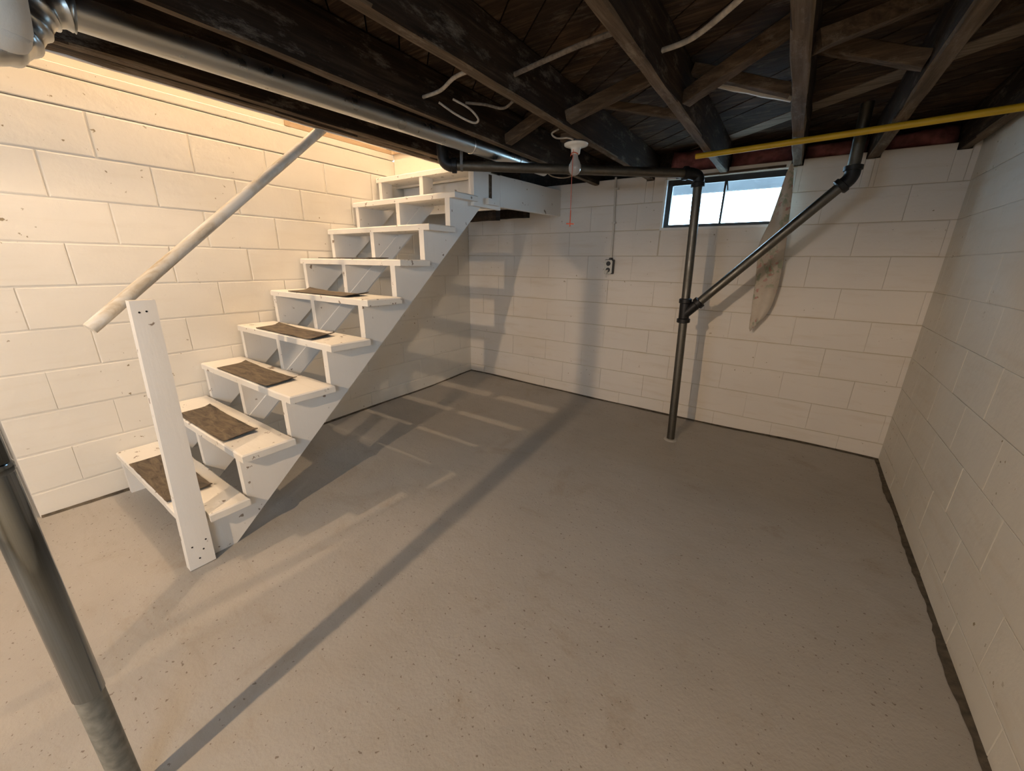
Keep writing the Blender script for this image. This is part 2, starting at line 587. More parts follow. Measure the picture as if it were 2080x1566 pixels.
def block_wall(name, org, du, nrm, length, ztop, offs, mat, mortar, gap, bev, holes=(), head=None, seed=1, u0=0.0, prow=0.0025):
    """org: point at u=0 on the face; du: unit direction along the wall; nrm: towards the room"""
    rnd = random.Random(seed)
    org, du, nrm = Vector(org), Vector(du).normalized(), Vector(nrm).normalized()
    def P(u_, z_, d_):
        q = org + du * u_ + nrm * d_
        return Vector((q.x, q.y, z_))
    # solid core with holes: cells split at hole borders
    us = sorted({u0 - 0.2, length} | {h[0] for h in holes if u0 < h[0] < length} | {h[1] for h in holes if u0 < h[1] < length})
    zs = sorted({-0.06, ztop} | {h[2] for h in holes if h[2] < ztop} | {h[3] for h in holes if h[3] < ztop})
    core = MB()
    T = 0.20
    for a, b in zip(us, us[1:]):
        for c, d in zip(zs, zs[1:]):
            m_, k_ = (a + b) / 2, (c + d) / 2
            if any(h[0] < m_ < h[1] and h[2] < k_ < h[3] for h in holes):
                continue
            core.add([P(a, c, -0.004), P(b, c, -0.004), P(b, c, -T), P(a, c, -T), P(a, d, -0.004), P(b, d, -0.004), P(b, d, -T), P(a, d, -T)], BOXF)
    w = core.build(name, mortar)
    struct(w)
    # courses
    zb = [-0.05, H0]
    while zb[-1] + CH < ztop - 0.03:
        zb.append(zb[-1] + CH)
    zb.append(ztop)
    for r_, (c, d) in enumerate(zip(zb, zb[1:])):
        j = offs[r_ % 2] - BL * 12
        while j + BL <= u0: j += BL
        cells = []
        while j < length:
            cells.append((max(j, u0), min(j + BL, length), c, d))
            j += BL
        for h in holes:
            cells = subtract(cells, h)
        for (a, b, c2, d2) in cells:
            g = gap / 2 * rnd.uniform(0.7, 1.3)
            hg, hb = head(r_) if head else (gap, bev)
            hg = hg / 2 * rnd.uniform(0.5, 1.5)
            a1, b1, c1, d1 = a + hg, b - hg, c2 + g, d2 - g
            if b1 - a1 < 0.012 or d1 - c1 < 0.012: continue
            t = rnd.uniform(0.0, prow)
            jx = lambda: rnd.uniform(-0.0008, 0.0008)
            o4 = [(a1 + jx(), c1 + jx()), (b1 + jx(), c1 + jx()), (b1 + jx(), d1 + jx()), (a1 + jx(), d1 + jx())]
            i4 = [(a1 + hb + jx(), c1 + bev + jx()), (b1 - hb + jx(), c1 + bev + jx()), (b1 - hb + jx(), d1 - bev + jx()), (a1 + hb + jx(), d1 - bev + jx())]
            v = [P(u_, z_, -0.006) for u_, z_ in o4] + [P(u_, z_, t - bev * 0.35) for u_, z_ in o4] + [P(u_, z_, t) for u_, z_ in i4]
            f = []
            for k in range(4):
                l = (k + 1) % 4
                f.append((k, l, 4 + l, 4 + k))
                f.append((4 + k, 4 + l, 8 + l, 8 + k))
            f.append((8, 9, 10, 11))
            if du.cross(Vector((0, 0, 1))).dot(nrm) < 0:
                f = [tuple(reversed(q_)) for q_ in f]
            ctr = P((a1 + b1) / 2, (c1 + d1) / 2, 0)
            link_mesh('block', v, f, mat, parent=w, origin=ctr, fixn=False)
    return w

WIN = (2.023, 2.862, 1.538, 1.898)
JOISTS = [(1.905, 0.05), (2.425, 0.05), (2.860, 0.055), (3.240, 0.055), (3.625, 0.05)]
JZ = 1.91
bholes = [WIN] + [(x - w / 2 - 0.006, x + w / 2 + 0.006, JZ - 0.004, 2.5) for x, w in JOISTS]
wall_back = block_wall('wall_back', (0, 0, 0), (1, 0, 0), (0, -1, 0), 3.70, 1.944, (0.199, 0.0), 'paint_back', 'mortar', 0.005, 0.003, bholes, seed=3, head=lambda r: (0.0012, 0.0015), prow=0.0018)
wall_left = block_wall('wall_left', (0, 0, 0), (0, -1, 0), (1, 0, 0), 3.414, 1.948, (0.181, 0.384), 'paint_left', 'paint_left', 0.006, 0.005, seed=5, prow=0.003, head=lambda r: (0.006, 0.006) if r >= 6 else ((0.003, 0.003) if r >= 4 else (0.001, 0.0012)))
rd = Vector((-0.021, -1, 0)).normalized()
wall_right = block_wall('wall_right', (3.685, 0, 0), rd, Vector((-1, 0.021, 0)), 4.2, 1.944, (0.49 - BL, 0.70 - BL), 'paint_right', 'paint_right', 0.002, 0.003, seed=9, prow=0.001, head=lambda r: (0.002, 0.0035))
grime((0.0, 0, 0), (3.685, 0, 0), (0, -1, 0), 'gb')
grime((0, -3.41, 0), (0, 0, 0), (1, 0, 0), 'gl')
grime((3.685, 0, 0), (3.60, -4.1, 0), (-1, 0.02, 0), 'gr')

# smooth painted board course on top of the left wall, ledge and stairwell lining
def part(name, mb, mat, parent, **k):
    return mb.build(name, mat, parent, **k)
part('cap_course', MB().add(*beam((-0.1, -3.414, 2.0155), (-0.1, -0.0, 2.0155), 0.2, 0.125, 1, 0, cham=0.004)), 'paint_left', wall_left)
part('ledge_board', MB().add(*beam((-0.095, -3.414, 2.105), (-0.095, -0.95, 2.105), 0.19, 0.043, 1, 0, cham=0.004)), 'paint_left', wall_left)
part('lining_board', mbox(-0.06, -0.006, -3.6, -1.83, 2.128, 2.5), 'peach', wall_left)
part('corner_post', mbox(-0.07, 0.002, -1.845, -1.815, 2.128, 2.9), 'tan_wood', wall_left)
part('nosing_strip', mbox(-0.10, -0.002, -1.815, -0.95, 2.128, 2.158), 'tan_wood', wall_left)
# return of the left wall and the unseen rest of the basement
def slab(name, *a, mat='paint_left'):
    return struct(mbox(*a).build(name, mat))
slab('wall_return', -3.2, -0.2, -3.414, -3.214, -0.05, 2.14)
slab('wall_far_left', -3.4, -3.2, -6.7, -3.2, -0.05, 2.3)
m = MB()
for a in ((3.59, 3.80, -6.7, -5.5, -0.05, 2.14), (3.59, 3.80, -4.4, -4.2, -0.05, 2.14), (3.59, 3.80, -5.5, -4.4, -0.05, 1.25), (3.59, 3.80, -5.5, -4.4, 1.85, 2.14)):  # unseen opening added in this wall to admit blue fill
    m.add(*box(*a))
struct(m.build('wall_right_end', 'paint_right'))
m = MB()
for a in ((-3.4, 0.8, -6.75, -6.5, -0.05, 2.3), (1.6, 3.8, -6.75, -6.5, -0.05, 2.3), (0.8, 1.6, -6.75, -6.5, -0.05, 1.35), (0.8, 1.6, -6.75, -6.5, 1.8, 2.3)):  # opening added behind the camera for more daylight fill
    m.add(*box(*a))
struct(m.build('wall_rear', 'paint_left'))
# masonry above the block tops, behind the joist ends
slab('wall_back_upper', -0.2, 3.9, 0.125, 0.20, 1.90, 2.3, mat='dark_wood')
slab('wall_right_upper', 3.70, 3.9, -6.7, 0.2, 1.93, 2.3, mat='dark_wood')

# ------------------------------------------------------------------ window
win = bpy.data.objects.new('window_1', None)
COL.objects.link(win)
win.location = (2.44, 0.0, 1.538)
win['org'] = (2.44, 0.0, 1.538)
struct(win)
wx0, wx1, wz0, wz1 = WIN
rv = MB()
rv.add(*prism([(wx0 - 0.004, wz0 - 0.004), (wx1 + 0.004, wz0 - 0.004), (wx1 - 0.012, wz0 + 0.014), (wx0 + 0.012, wz0 + 0.014)], 'y', -0.012, 0.2))
part('window_sill', rv, 'window_paint', win)
for nm, x in (('window_reveal', (wx0 - 0.002, wx0 + 0.016)), ('window_reveal', (wx1 - 0.016, wx1 + 0.002))):
    part(nm, mbox(x[0], x[1], -0.006, 0.2, wz0, wz1), 'window_paint', win)
fr = MB()
fy0, fy1 = 0.035, 0.065
fx0, fx1, fz0, fz1 = wx0 + 0.016, wx1 - 0.016, wz0 + 0.014, wz1
for a in ((fx0, fx0 + 0.034, fy0, fy1, fz0, fz1), (fx1 - 0.034, fx1, fy0, fy1, fz0, fz1), (fx0 + 0.034, fx1 - 0.034, fy0, fy1, fz0, fz0 + 0.024), (fx0 + 0.034, fx1 - 0.034, fy0, fy1, fz1 - 0.040, fz1)):
    fr.add(*box(*a))
part('window_frame', fr, 'win_frame', win)
part('mullion', mbox(2.436, 2.450, fy0 + 0.004, fy1 - 0.004, fz0 + 0.024, fz1 - 0.040), 'win_frame', win)
la = MB().add(*beam((2.452, 0.028, 1.86), (2.468, 0.02, 1.795), 0.010, 0.006))
part('latch', la, 'win_frame', win)
for a, b in ((fx0 + 0.034, 2.436), (2.450, fx1 - 0.034)):
    part('pane', mbox(a, b, 0.049, 0.052, fz0 + 0.024, fz1 - 0.040), 'pane', win)
# small strip of wood across the head of the window
part('head_strip', MB().add(*beam((2.10, -0.004, 1.905), (2.80, -0.004, 1.912), 0.012, 0.014, 6, 0.001)), 'brace', win)
# outside: a pale yard and a grey porch fascia above
struct(mbox(-2, 8, 0.21, 9, 1.25, 1.30).build('ground', 'ground'))
struct(mbox(-2, 8, 1.5, 1.56, 2.012, 2.15).build('trim_1', 'fascia'))

# ------------------------------------------------------------------ ceiling: slab, diagonal planks
m = MB()
for a in ((0.90, 3.9, -6.7, 0.3, 2.142, 2.20), (-3.4, 0.90, -6.7, -3.62, 2.142, 2.20), (-3.4, -0.2, -3.62, -3.2, 2.142, 2.2), (-0.2, 0.90, -0.93, 0.3, 2.142, 2.20)):
    m.add(*box(*a))
ceiling = struct(m.build('ceiling', 'dark_wood'))

def clip(poly, a, b, c):
    """keep a*x+b*y<=c"""
    out = []
    for i in range(len(poly)):
        p, q = poly[i], poly[(i + 1) % len(poly)]
        dp, dq = a * p[0] + b * p[1] - c, a * q[0] + b * q[1] - c
        if dp <= 0: out.append(p)
        if (dp < 0 < dq) or (dq < 0 < dp):
            t = dp / (dp - dq)
            out.append((p[0] + (q[0] - p[0]) * t, p[1] + (q[1] - p[1]) * t))
    return out
dirx, diry = 0.762, -0.648
nxn, nyn = 0.648, 0.762
rnd = random.Random(4)
k = -4.2
while k < 2.7:
    wdt = 0.118
    c0, c1 = k + 0.003, k + wdt - 0.003
    q = []
    for (s_, t_) in ((c0, -8), (c1, -8), (c1, 8), (c0, 8)):
        q.append((nxn * s_ + dirx * t_, nyn * s_ + diry * t_))
    for (a, b, c) in ((-1, 0, -0.95), (1, 0, 3.80), (0, -1, 4.6), (0, 1, 0.12)):
        q = clip(q, a, b, c)
        if len(q) < 3: break
    if len(q) >= 3:
        zz = 2.105 + rnd.uniform(-0.003, 0.003)
        v, f = prism(q, 'z', zz, 2.141)
        link_mesh('plank', v, f, 'pale_plank' if 1.36 < c0 < 1.50 else 'plank', parent=ceiling)
    k += wdt

# ------------------------------------------------------------------ joists, bridging
def joist(x0, x1, y0, y1, z0, label, mat='joist', seed=0, h=None, jit=0.0028, name='ceiling_joist'):
    z1 = 2.102
    v, f = beam(((x0 + x1) / 2, y0, (z0 + z1) / 2), ((x0 + x1) / 2, y1, (z0 + z1) / 2), x1 - x0, z1 - z0, 26, jit, cham=0.005, seed=seed)
    o = link_mesh(name, v, f, mat, origin=((x0 + x1) / 2, (y0 + y1) / 2, z0))
    o.data.materials.append(MT['joist_lit_edge'])
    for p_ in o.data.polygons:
        if p_.normal.z < -0.6:  # undersides take the wood with bounce light painted in
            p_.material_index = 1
    o['org'] = tuple(o.location)
    return tag(o, label, 'beam', 'ceiling joists')
JL = ['dark rough-sawn ceiling joist with the bare bulb fixture under it',
      'dusty grey-brown ceiling joist ending over the left pane of the window',
      'ceiling joist ending at the right end of the window, above the hanging cloth',
      'dark whitish-streaked ceiling joist right of the bent drain pipe top',
      'black ceiling joist lying along the top of the right wall']
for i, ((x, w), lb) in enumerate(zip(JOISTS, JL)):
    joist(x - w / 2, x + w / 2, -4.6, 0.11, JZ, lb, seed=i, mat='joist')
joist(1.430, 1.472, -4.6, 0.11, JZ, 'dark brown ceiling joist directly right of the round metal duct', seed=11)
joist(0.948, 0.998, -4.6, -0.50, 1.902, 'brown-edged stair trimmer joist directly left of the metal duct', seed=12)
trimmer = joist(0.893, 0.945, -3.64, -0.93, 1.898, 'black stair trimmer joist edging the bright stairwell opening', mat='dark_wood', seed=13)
# white-painted inner lining on the stairwell side of the trimmer
part('painted_lining', MB().add(*beam((0.886, -3.64, 2.00), (0.886, -0.975, 2.00), 0.012, 0.206, 20, 0.0012)), 'white', trimmer)

def brace(a, b, label, w=0.045, h=0.05, mat='brace', seed=0, shift=0.0):
    a, b = Vector(a), Vector(b)
    v, f = beam(a, b, w, h, 6, 0.002, upv=(0, 0, 1), cham=0.003, seed=seed)
    o = link_mesh('bridging_brace', v, f, mat, origin=tuple((a + b) / 2))
    return tag(o, label, 'brace', 'cross bridging between the joists')
zl, zh = 1.945, 2.075
brace((1.936, -1.50, zl), (2.395, -1.45, zh), 'thick grey brace rising right from the bulb joist to the next joist', seed=1, w=0.06)
brace((1.936, -1.27, zh), (2.395, -1.25, zl), 'thin brace crossing behind the thick grey brace right of the bulb', seed=2, h=0.035)
brace((2.455, -1.43, zl), (2.828, -1.55, zh), 'long brown brace rising right, above the left half of the window', seed=3, w=0.06)
brace((2.455, -1.36, zh), (2.828, -1.29, zl), 'dark brace falling right to the joist over the hanging cloth', seed=4, h=0.04)
brace((2.500, -1.24, zh - 0.02), (2.828, -1.19, zl), 'pale grey thin strip brace nailed beside the middle joist', w=0.02, h=0.022, mat='conduit', seed=5)
brace((2.892, -1.68, zl), (3.210, -1.50, zh), 'brown brace rising right from the middle joist near the top edge', seed=6, w=0.06)
brace((2.892, -1.32, zh), (3.210, -1.34, zl), 'tan brace falling right to the whitish-streaked joist', seed=7, w=0.055)
brace((1.475, -1.35, zl), (1.878, -1.40, zh), 'reddish-brown brace between the duct-side joist and the bulb joist', seed=8, w=0.055)
brace((3.270, -1.62, zl), (3.598, -1.55, zh), 'shadowed brace between the streaked joist and the right wall', seed=9, mat='joist')

# ------------------------------------------------------------------ unseen girder behind the camera, placed from its shade line on the walls
slab('unseen_girder', -3.2, 3.6, -4.46, -4.30, 1.772, 1.91, mat='joist')

# ------------------------------------------------------------------ staircase
NYS = [-3.083 + 0.2405 * i for i in range(9)]
ZT = [0.225 + 0.2116 * i for i in range(9)]
TH = 0.036
stair = thing('staircase', 'white painted open-riser wooden staircase against the left block wall', 'staircase', (0.55, -2.0, 0.0))
def lower(y):
    return 0.0 + (y + 2.925) * 0.8905
def stringer(x0, x1, name='stringer', label=None, first=0):
    poly = [(NYS[first] + 0.006, -0.02 if not first else 0.11), (NYS[first] + 0.006, ZT[first] - TH)]
    for i in range(first + 1, 9):
        poly.append((NYS[i] + 0.004, ZT[i - 1] - TH))
        poly.append((NYS[i] + 0.004, ZT[i] - TH))
    poly += [(-1.05, ZT[8] - TH), (-1.05, lower(-1.05))] + ([(-2.94, -0.02)] if not first else [(NYS[first] + 0.03, 0.10)])
    # split into convex quads so that the concave outline triangulates cleanly
    mb = MB()
    v, f = [], []
    n = len(poly)
    v = [(x0, a, b) for a, b in poly] + [(x1, a, b) for a, b in poly]
    f = [tuple(reversed(range(n))), tuple(range(n, 2 * n))]
    for i in range(n):
        j = (i + 1) % n
        f.append((i, j, n + j, n + i))
    o = link_mesh(name, v, f, 'white', parent=stair)
    if label: o['label'] = label
    return o
stringer(0.036, 0.072)
stringer(0.515, 0.553, first=1)
stringer(1.003, 1.045, label='blue-grey lit outer stringer cut in steps')
# board nailed along the lower edge of the middle stringer
part('cleat_board', MB().add(*beam((0.556, -2.62, lower(-2.62) + 0.068), (0.556, -1.16, lower(-1.16) + 0.068), 0.006, 0.085, 1, 0, cham=0.003)), 'white', stair)

def tread(i):
    y0, y1 = NYS[i], NYS[i] + 0.236
    z1, z0 = ZT[i], ZT[i] - TH
    xr = 1.098 if i < 8 else 1.046
    xl = 0.012
    rnd = random.Random(100 + i)
    # outline with worn, slightly wavy edges
    def edge(pa, pb, n):
        return [(pa[0] + (pb[0] - pa[0]) * t / n, pa[1] + (pb[1] - pa[1]) * t / n) for t in range(n)]
    if i == 0:
        out = edge((xl, y0), (1.047, y0), 16) + [(1.047, y0)] + [(1.047, -3.003)] + edge((xr, -3.003), (xr, y1), 4) + edge((xr, y1), (xl, y1), 12) + edge((xl, y1), (xl, y0), 3)
    elif i == 8:
        y1 = -0.955
        out = edge((xl, y0), (xr, y0), 14) + edge((xr, y0), (xr, y1), 3) + edge((xr, y1), (xl, y1), 12) + edge((xl, y1), (xl, y0), 3)
    else:
        out = edge((xl, y0), (xr, y0), 16) + edge((xr, y0), (xr, y1), 4) + edge((xr, y1), (xl, y1), 12) + edge((xl, y1), (xl, y0), 3)
    n = len(out)
    cx, cy = (xl + xr) / 2, (y0 + y1) / 2
    v = []
    jit = [(rnd.uniform(-0.0016, 0.0016), rnd.uniform(-0.0022, 0.0022)) for _ in out]
    for zlev, ins, wob in ((z0, 0.0, 0.5), (z1 - 0.006, 0.0, 1.0), (z1, 0.006, 1.0)):
        for (x, y), (jx, jy) in zip(out, jit):
            sx = 1 if x > cx else -1
            sy = 1 if y > cy else -1
            ex = ins if abs(x - xr) < 1e-4 or abs(x - xl) < 1e-4 else 0
            ey = ins if abs(y - y0) < 1e-4 or abs(y - y1) < 1e-4 else 0
            v.append((x - sx * ex + jx * wob, y - sy * ey + jy * wob, zlev))
    f = [tuple(reversed(range(n))), tuple(range(2 * n, 3 * n))]
    for l in range(2):
        for a in range(n):
            b = (a + 1) % n
            f.append((l * n + a, l * n + b, (l + 1) * n + b, (l + 1) * n + a))
    return link_mesh('tread', v, f, 'white_tread', parent=stair)
for i in range(9):
    tread(i)
# riser panel above the top tread with the bare floor edge on it
part('riser_panel', mbox(0.004, 0.89, -0.952, -0.930, ZT[8] - 0.05, 2.128), 'peach', stair)
part('floor_nosing', mbox(0.004, 0.89, -0.972, -0.930, 2.128, 2.160), 'tan_wood', stair)
# newel post: a twisted, tapering plank on the outer stringer
nv = []
ns = 10
for i in range(ns + 1):
    t = i / ns
    z = 0.004 + (1.131 - 0.004) * t
    yc = -3.064 + (0.030) * t
    hw = 0.0465 * (1 - t) + 0.0355 * t
    x0 = 1.047 + 0.004 * t
    x1 = 1.090 + 0.004 * t
    for (a, b) in ((x0, yc - hw), (x1, yc - hw), (x1, yc + hw), (x0, yc + hw)):
        nv.append((a, b, z))
nf = [(3, 2, 1, 0), tuple(range(4 * ns, 4 * ns + 4))]
for i in range(ns):
    for j in range(4):
        k_ = (j + 1) % 4
        nf.append((4 * i + j, 4 * i + k_, 4 * i + 4 + k_, 4 * i + 4 + j))
newel = link_mesh('newel_post', nv, nf, 'white', parent=stair, origin=(1.07, -3.06, 0))
for (yy, zz) in ((-3.05, 1.09), (-3.03, 1.092), (-3.085, 0.11), (-3.05, 0.08), (-3.07, 0.045), (-3.035, 0.12)):
    MB().add(*lathe((1.0885 + 0.003 * (zz > 0.5), yy, zz), (1, 0, 0), [(0, 0.004), (0.003, 0.0035)], 8)).build('nail_head', 'iron', parent=newel)
# round pole handrail from newel to the stairwell trimmer
ra, rb = Vector((1.022, -3.172, 1.040)), Vector((0.868, -2.128, 1.905))
rdv = (rb - ra)
part('handrail', MB().add(*tube([ra + rdv * (t / 8) for t in range(9)] + [ra + rdv * 1.12], 0.0215, 20)), 'rail', stair, smooth=True, auto=50)

# ------------------------------------------------------------------ worn mats on the lower steps
def stair_mat(i, x0, x1, y0, y1, skew, curl, label):
    rnd = random.Random(50 + i)
    nx2, ny2 = 16, 6
    v, f = [], []
    z = ZT[i] + 0.002
    for lay in (0, 1):
        for b in range(ny2 + 1):
            for a in range(nx2 + 1):
                s, t = a / nx2, b / ny2
                x = x0 + (x1 - x0) * s + skew * t
                y = y0 + (y1 - y0) * t + 0.012 * (s - 0.5) * 0
                dz = curl * (max(0, s - 0.88) / 0.12) ** 2 * (0.4 + 0.6 * t) + curl * 0.9 * (max(0, t - 0.7) / 0.3) ** 2 * max(0, 0.35 - s) / 0.35
                dz += 0.0015 * (1 + noise.noise((x * 9, y * 9, i)))
                v.append((x + rnd.uniform(-0.001, 0.001), y + rnd.uniform(-0.001, 0.001), z + dz + lay * 0.004))
    n = (nx2 + 1) * (ny2 + 1)
    for b in range(ny2):
        for a in range(nx2):
            q = b * (nx2 + 1) + a
            f.append((q, q + nx2 + 1, q + nx2 + 2, q + 1))
            f.append((n + q, n + q + 1, n + q + nx2 + 2, n + q + nx2 + 1))
    per = [a for a in range(nx2 + 1)] + [(b + 1) * (nx2 + 1) + nx2 for b in range(ny2)] + [ny2 * (nx2 + 1) + nx2 - 1 - a for a in range(nx2)] + [(ny2 - 1 - b) * (nx2 + 1) for b in range(ny2 - 1)]
    for a in range(len(per)):
        b = (a + 1) % len(per)
        f.append((per[a], per[b], n + per[b], n + per[a]))
    o = link_mesh('stair_mat', v, f, 'mat', origin=((x0 + x1) / 2, (y0 + y1) / 2, z))
    tag(o, label, 'mat', 'worn mats on the stair treads')
stair_mat(0, 0.262, 0.852, NYS[0] + 0.004, -2.905, 0.0, 0.012, 'dark worn rubber mat on the lowest stair tread, behind the newel post')
stair_mat(1, 0.278, 0.885, NYS[1] + 0.008, -2.675, -0.015, 0.012, 'brown rubber mat on the second stair tread from the floor')
stair_mat(2, 0.25, 0.868, NYS[2] + 0.006, -2.432, -0.02, 0.014, 'scuffed brown mat on the third stair tread from the floor')
stair_mat(3, 0.27, 0.905, NYS[3] + 0.006, -2.20, -0.03, 0.016, 'brown mat on the fourth stair tread from the floor')
stair_mat(4, 0.25, 0.91, NYS[4] + 0.006, -1.95, -0.03, 0.016, 'thin dark mat on the fifth stair tread, halfway up')
stair_mat(5, 0.24, 0.80, NYS[5] + 0.008, -1.72, 0.0, 0.004, 'sliver of dark mat seen edge-on on the sixth stair tread')

# ------------------------------------------------------------------ white framing beside the top of the stairs
lf = thing('landing_platform', 'white-painted boxed landing beside the top steps under the joists', 'landing', (1.08, -0.5, 1.66))
part('end_board', mbox(1.046, 1.076, -1.185, -0.880, lower(-1.1) + 0.02, 1.876), 'white', lf)
v, f = prism([(-1.046, 1.645), (-1.046, 1.876), (-0.884, 1.876), (-0.884, 1.655)], 'x', 1.002, 1.0455)
part('backing_board', MB().add(v, f), 'white', lf)
part('rim_board', MB().add(*beam((1.058, -0.882, 1.774), (1.092, -0.004, 1.790), 0.038, 0.215, 8, 0.001, cham=0.002)), 'white', lf)
part('nailing_block', mbox(1.076, 1.106, -1.06, -0.925, 1.666, 1.706), 'white', lf)
part('gap_strip', mbox(1.0755, 1.0775, -1.02, -0.985, 1.705, 1.865), 'brace', lf)
part('crosspiece', mbox(0.02, 1.04, -0.88, -0.85, 1.655, 1.878), 'white', lf)
# dark timbers under the landing
for a in ((0.62, 0.975, -0.80, -0.745, 1.592, 1.67), (0.58, 0.95, -0.33, -0.27, 1.655, 1.73)):
    o = part('timber_end', MB().add(*beam((a[0], (a[2] + a[3]) / 2, (a[4] + a[5]) / 2), (a[1], (a[2] + a[3]) / 2, (a[4] + a[5]) / 2), a[3] - a[2], a[5] - a[4], 6, 0.002, cham=0.003)), 'dark_wood', lf)
    o['label'] = 'short blackened timber end'
part('deck', mbox(0.10, 1.05, -0.82, -0.005, 1.882, 1.898), 'dark_wood', lf)

# ------------------------------------------------------------------ drain piping
pr = 0.0278
drain = thing('drain_pipe', 'old grey metal drain pipe with black iron fittings, standing before the back wall', 'pipe', (2.429, -0.517, 0))
vb, vt = Vector((2.429, -0.517, -0.01)), Vector((2.366, -0.517, 1.815))
def vp(z): return vb + (vt - vb) * ((z - vb.z) / (vt.z - vb.z))
part('lower_pipe', MB().add(*tube([vp(-0.01), vp(0.5), vp(0.93)], pr, 20)), 'pipe', drain, smooth=True, auto=50)
part('floor_collar', MB().add(*lathe(vp(0.0), (0, 0, 1), [(-0.005, 0.05), (0.006, 0.047), (0.012, 0.034)], 20)), 'floor', drain, smooth=True, auto=50)
part('upper_pipe', MB().add(*tube([vp(1.03), vp(1.4), vp(1.77)], pr, 20)), 'pipe', drain, smooth=True, auto=50)
# wye
wy = MB()
ax = (vt - vb).normalized()
wy.add(*tube_rings([(vp(z), ax, r_) for z, r_ in ((0.888, 0.036), (0.892, 0.043), (0.915, 0.043), (0.920, 0.034), (1.02, 0.034), (1.025, 0.041), (1.050, 0.041), (1.054, 0.034))], 22))
bq0 = vp(0.925)
bdir = Vector((0.66, 0.02, 0.70)).normalized()
b_end = Vector((3.105, -0.500, 1.705))
bq1 = Vector((2.505, -0.515, 1.068))
bd = (b_end - bq1).normalized()
root = vp(0.945)
wy.add(*tube_rings([(root, bd, 0.033), (root + bd * 0.10, bd, 0.033), (root + bd * 0.104, bd, 0.041), (root + bd * 0.130, bd, 0.041), (root + bd * 0.133, bd, 0.032)], 22))
part('wye_fitting', wy, 'iron', drain, smooth=True, auto=40)
st_ = root + bd * 0.12
part('branch_pipe', MB().add(*tube([st_, st_ + (b_end - st_) * 0.5, b_end], pr, 20)), 'pipe', drain, smooth=True, auto=50)
# 45 degree elbow at the top of the branch
el = MB()
bd2 = (b_end - st_).normalized()
el.add(*tube_rings([(b_end - bd2 * 0.03, bd2, 0.036), (b_end - bd2 * 0.026, bd2, 0.042), (b_end - bd2 * 0.004, bd2, 0.042), (b_end, bd2, 0.035)], 20))
eu = Vector((-0.02, 0.0, 1)).normalized()
etop = b_end + bd2 * 0.035 + eu * 0.045
el.add(*tube(smooth_path([b_end - bd2 * 0.01, b_end + bd2 * 0.022, b_end + bd2 * 0.036 + eu * 0.016, etop], 4), 0.035, 20))
el.add(*tube_rings([(etop - eu * 0.012, eu, 0.035), (etop - eu * 0.010, eu, 0.042), (etop + eu * 0.012, eu, 0.042), (etop + eu * 0.015, eu, 0.034)], 20))
part('branch_elbow', el, 'iron', drain, smooth=True, auto=40)
part('riser_pipe', MB().add(*tube([etop, etop + eu * 0.30], pr, 20)), 'pipe', drain, smooth=True, auto=50)
# horizontal run
hl, hr = Vector((1.178, -1.502, 1.822)), Vector((2.31, -0.570, 1.822))
hd = (hr - hl).normalized()
part('horizontal_pipe', MB().add(*tube([hl, (hl + hr) / 2, hr], pr, 20)), 'hpipe', drain, smooth=True, auto=50)
e2 = MB()
cpt = Vector((2.366, -0.517, 1.823))
e2.add(*tube(smooth_path([hr - hd * 0.03, hr + hd * 0.01, cpt + Vector((-0.012, -0.008, -0.010)), Vector((2.367, -0.517, 1.79)), vp(1.765)], 4), 0.034, 20))
e2.add(*tube_rings([(vp(1.745), ax, 0.034), (vp(1.747), ax, 0.041), (vp(1.771), ax, 0.041), (vp(1.774), ax, 0.034)], 20))
e2.add(*tube_rings([(hr - hd * 0.03, hd, 0.033), (hr - hd * 0.028, hd, 0.040), (hr - hd * 0.006, hd, 0.040), (hr - hd * 0.003, hd, 0.034)], 20))
part('corner_elbow', e2, 'iron', drain, smooth=True, auto=40)
e3 = MB()
e3.add(*tube(smooth_path([hl + hd * 0.02, hl - hd * 0.015, hl - hd * 0.045 + Vector((0, 0, 0.018)), hl - hd * 0.055 + Vector((0, 0, 0.06)), hl - hd * 0.055 + Vector((0, 0, 0.20))], 4), 0.034, 20))
e3.add(*tube_rings([(hl - hd * 0.004, hd, 0.034), (hl - hd * 0.002, hd, 0.042), (hl + hd * 0.024, hd, 0.042), (hl + hd * 0.027, hd, 0.033)], 20))
part('end_elbow', e3, 'iron', drain, smooth=True, auto=40)
# perforated strap looped under the run
sp = hl + hd * 0.055
sd = hd.cross(Vector((0, 0, 1))).normalized()
stp = MB()
pth = [sp + sd * 0.034 + Vector((0, 0, 0.12)), sp + sd * 0.034, sp + sd * 0.020 + Vector((0, 0, -0.026)), sp - sd * 0.020 + Vector((0, 0, -0.026)), sp - sd * 0.034, sp - sd * 0.034 + Vector((0, 0, 0.12))]
for a, b in zip(pth, pth[1:]):
    stp.add(*beam(a, b, 0.016, 0.002, upv=hd.cross((b - a).normalized())))
part('hanger_strap', stp, 'strap', drain)

